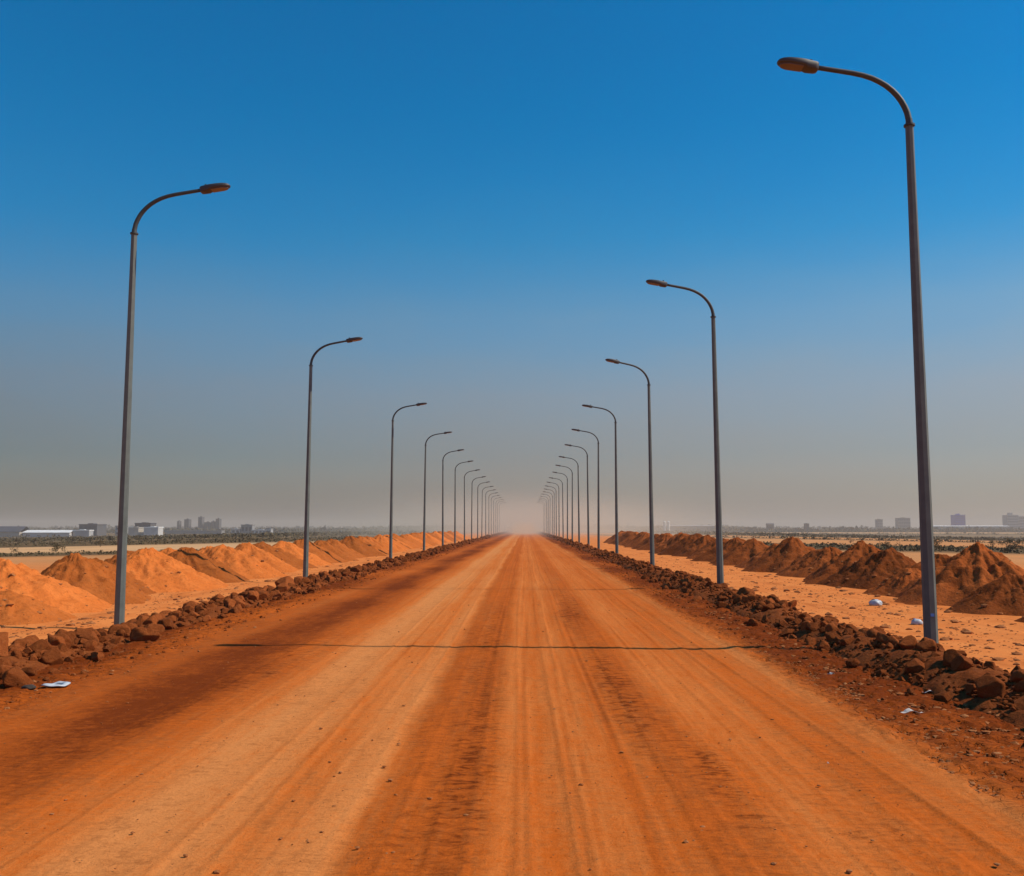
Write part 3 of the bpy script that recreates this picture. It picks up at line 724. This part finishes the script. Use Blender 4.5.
def build_litter():
    blob('plastic_bag', (8.75, 23.6, float(land(8.75, 23.6))), (.16, .13, .11), 4, M['white'], 'white plastic bag with dark knot on the sand left of the right lamp pole', 'plastic bag', M['dark_plastic'])
    blob('plastic_bag', (7.85, 19.0, float(land(7.85, 19.))), (.11, .09, .08), 8, M['white'], 'white and blue plastic bag lying behind the right lamp pole', 'plastic bag', M['blue_plastic'])
    # crushed ring-shaped lid left
    rs = np.random.RandomState(4); root = empty('crushed_lid', (-4.98, 9.98, .03), .3); root.scale = (.52, .52, .4)
    n = 40; prof = [(.10, 0), (.115, .028), (.16, .036), (.20, .02), (.205, .004), (.16, .008), (.11, -.008)]
    rings = []
    for j in range(n):
        a = 2 * math.pi * j / n; k = 1 + .10 * math.sin(2 * a + .6) + .05 * math.sin(5 * a)
        rings.append([(r * k * math.cos(a) * 1.25, r * k * math.sin(a), z * 1.5 + .02 * math.sin(2 * a) + .01 * math.sin(5 * a + 1)) for r, z in prof])
    rings.append(rings[0]); m = MB(); m.rings(rings, False); m.build('rim', M['white'], root, True)
    m = MB(); m.cyl(0, 0, -.012, -.004, .115, .115, 24); m.build('inner_disc', plain('grey_plastic', (.28, .31, .34), .5), root)
    tag(root, 'crushed white ring-shaped plastic lid on the left edge of the road', 'plastic lid')
    blob('dark_rag', (-5.22, 9.9, .01), (.07, .05, .03), 14, M['dark_plastic'], 'small dark scrap beside the white lid at the road edge', 'scrap')
    for i, (x, y, w, d, rz, lab) in enumerate([(3.50, 10.9, .07, .05, .3, 'tiny white paper scrap on the red soil inside the right bank'), (4.12, 9.75, .12, .06, -.2, 'white scrap at the foot of the biggest right boulder'), (3.52, 8.72, .19, .08, .15, 'long pale paper scrap on the soil left of the biggest boulder'), (2.2, 6.95, .05, .03, .1, 'tiny pale chip lying on the right wheel track')]):
        m = MB(); xs = np.linspace(-.5, .5, 7); top = []; 
        for k, u in enumerate(xs):
            z = .018 + .012 * math.sin(u * 7 + i)
            top.append([(u * w, -d / 2 * (1 - .5 * u * u), z), (u * w, d / 2 * (1 - u * u), z + .008 * math.cos(u * 9)), (u * w, d / 2 * (1 - u * u), z + .008 * math.cos(u * 9) - .003), (u * w, -d / 2 * (1 - .5 * u * u), z - .003)])
        m.rings(top); o = m.build('paper_scrap', M['paper'], None, False, (x, y, .012 if i < 3 else -.026)); o.rotation_euler = (0, 0, rz); tag(o, lab, 'paper scrap', 'litter')

# ------------------------------------------------------------------ air
def volume_material(name, col, dens, aniso, falloff=False):
    m = bpy.data.materials.new(name); m.use_nodes = True; t = m.node_tree; t.nodes.clear()
    out = t.nodes.new('ShaderNodeOutputMaterial'); pv = t.nodes.new('ShaderNodeVolumePrincipled')
    pv.inputs['Color'].default_value = _c(col); pv.inputs['Density'].default_value = dens; pv.inputs['Anisotropy'].default_value = aniso
    t.links.new(pv.outputs[0], out.inputs['Volume'])
    if falloff:
        tc = t.nodes.new('ShaderNodeTexCoord'); ln = t.nodes.new('ShaderNodeVectorMath'); ln.operation = 'LENGTH'; t.links.new(tc.outputs['Object'], ln.inputs[0])
        mr = t.nodes.new('ShaderNodeMapRange'); mr.interpolation_type = 'SMOOTHSTEP'; t.links.new(ln.outputs['Value'], mr.inputs[0])
        for i, v in enumerate((0.15, 1.0, dens, 0.0)): mr.inputs[1 + i].default_value = v
        t.links.new(mr.outputs[0], pv.inputs['Density'])
    return m

HAZE_D, DUST_D = .00032, .0115
def build_air():
    m = MB(); m.box(-5300, 5300, -195, 5300, -8.2, 34)
    tag(m.build('haze', volume_material('haze_air', (.78, .70, .61), HAZE_D, .1)), 'thin brownish haze over the whole plain', 'haze', kind='stuff')
    v, f = ico(4)
    o = link('dust_cloud', mesh_from('dust_cloud', v, f, True), volume_material('dust_air', (.79, .72, .58), DUST_D, .1, True), loc=(0, 300, 1.0))
    o.scale = (64, 225, 12)
    p = link('dust_plume', mesh_from('dust_plume', v, f, True), volume_material('plume_air', (.92, .72, .48), .045, .1, True), loc=(0, 280, -.2))
    p.scale = (6, 110, 4)
    tag(p, 'bright low dust plume where the road meets the horizon', 'dust', kind='stuff')
    tag(o, 'pale dust cloud hanging over the far end of the road', 'dust', kind='stuff')

# ------------------------------------------------------------------ light, sky, camera
SUN_EL, SUN_AZ = 46., -3.      # sun to the right (+x), a little behind the camera
def build_light():
    w = bpy.data.worlds.new('World'); scene.world = w; w.use_nodes = True; t = w.node_tree; bg = t.nodes['Background']
    sky = t.nodes.new('ShaderNodeTexSky'); sky.sky_type = 'NISHITA'; sky.sun_disc = False
    sky.sun_elevation = R(SUN_EL); sky.sun_rotation = R(93); sky.air_density = 1.0; sky.dust_density = 1.0; sky.ozone_density = 4.0; sky.altitude = 50
    hs = t.nodes.new('ShaderNodeHueSaturation'); hs.inputs['Hue'].default_value = .493; hs.inputs['Saturation'].default_value = 3.0; hs.inputs['Value'].default_value = 1.5; t.links.new(sky.outputs[0], hs.inputs['Color'])
    # the layer of desert dust low in the sky: thick at the horizon, thinning with elevation
    tc = t.nodes.new('ShaderNodeTexCoord'); sp = t.nodes.new('ShaderNodeSeparateXYZ'); t.links.new(tc.outputs['Generated'], sp.inputs[0])
    rp = t.nodes.new('ShaderNodeValToRGB'); e = rp.color_ramp.elements; rp.color_ramp.interpolation = 'B_SPLINE'
    while len(e) > 1: e.remove(e[-1])
    for i, (p, a) in enumerate(((0, 1), (.05, .92), (.12, .84), (.2, .60), (.3, .27), (.42, .03), (.52, .0))):
        k = e[0] if i == 0 else e.new(p); k.position = p; k.color = (a, a, a, 1)
    sn = t.nodes.new('ShaderNodeTexNoise'); sn.inputs['Scale'].default_value = 2.6; sn.inputs['Detail'].default_value = 5; sn.inputs['Roughness'].default_value = .6
    smp = t.nodes.new('ShaderNodeMapping'); smp.inputs['Scale'].default_value = (1, 1, 3.2); t.links.new(tc.outputs['Generated'], smp.inputs['Vector']); t.links.new(smp.outputs[0], sn.inputs['Vector'])
    wz = t.nodes.new('ShaderNodeMath'); wz.operation = 'MULTIPLY_ADD'; wz.inputs[1].default_value = .11; t.links.new(sn.outputs['Fac'], wz.inputs[0])
    wz2 = t.nodes.new('ShaderNodeMath'); wz2.operation = 'SUBTRACT'; wz2.inputs[1].default_value = .055; t.links.new(sp.outputs['Z'], wz2.inputs[0]); t.links.new(wz2.outputs[0], wz.inputs[2])
    t.links.new(wz.outputs[0], rp.inputs['Fac'])
    mx = t.nodes.new('ShaderNodeMix'); mx.data_type = 'RGBA'; t.links.new(rp.outputs['Color'], mx.inputs[0]); t.links.new(hs.outputs['Color'], mx.inputs[6])
    dr = t.nodes.new('ShaderNodeValToRGB'); e = dr.color_ramp.elements
    while len(e) > 1: e.remove(e[-1])
    for i, (p, c) in enumerate(((0, (.250, .226, .200)), (.06, (.274, .255, .243)), (.14, (.288, .296, .306)), (.22, (.235, .33, .38)), (.30, (.09, .31, .46)), (.42, (.01, .26, .5)))):
        k = e[0] if i == 0 else e.new(p); k.position = p; k.color = _c(c)
    t.links.new(sp.outputs['Z'], dr.inputs['Fac'])
    # dust scatters more light on the sun's side of the sky
    ma = t.nodes.new('ShaderNodeMath'); ma.operation = 'MULTIPLY_ADD'; ma.inputs[1].default_value = .60 / .085; ma.inputs[2].default_value = .98 / .085; t.links.new(sp.outputs['X'], ma.inputs[0])
    vm = t.nodes.new('ShaderNodeVectorMath'); vm.operation = 'SCALE'; t.links.new(dr.outputs['Color'], vm.inputs[0]); t.links.new(ma.outputs[0], vm.inputs['Scale'])
    t.links.new(vm.outputs[0], mx.inputs[7])
    t.links.new(mx.outputs[2], bg.inputs['Color']); bg.inputs['Strength'].default_value = .085
    L = bpy.data.lights.new('sun', 'SUN'); L.energy = 4.6; L.angle = R(.53); L.color = (1, .89, .72)
    o = bpy.data.objects.new('sun', L); COL.objects.link(o)
    from mathutils import Vector
    d = Vector((math.cos(R(SUN_EL)) * math.cos(R(SUN_AZ)), math.cos(R(SUN_EL)) * math.sin(R(SUN_AZ)), math.sin(R(SUN_EL))))
    o.rotation_euler = d.to_track_quat('Z', 'Y').to_euler(); o.location = (30, -10, 40)

def build_camera():
    c = bpy.data.cameras.new('camera'); c.sensor_width = 36; c.lens = 929 / 1024 * 36; c.clip_start = .1; c.clip_end = 12000
    o = bpy.data.objects.new('camera', c); COL.objects.link(o); o.location = (0, 0, 1.7); o.rotation_euler = (R(90 + 5.47), 0, R(.8))
    scene.camera = o

build_ground(); build_road(); build_berms(); build_mounds(); build_rocks(); build_lamps(); build_far(); build_plants(); build_litter(); build_air(); build_light(); build_camera()

vs = scene.view_settings; vs.view_transform = 'Standard'; vs.look = 'None'; vs.exposure = 0; vs.gamma = 1; vs.use_curve_mapping = False
cy = scene.cycles; cy.max_bounces = 5; cy.diffuse_bounces = 3; cy.glossy_bounces = 2; cy.volume_bounces = 1; cy.transmission_bounces = 2
cy.use_denoising = True; cy.use_adaptive_sampling = True; cy.caustics_reflective = False; cy.caustics_refractive = False
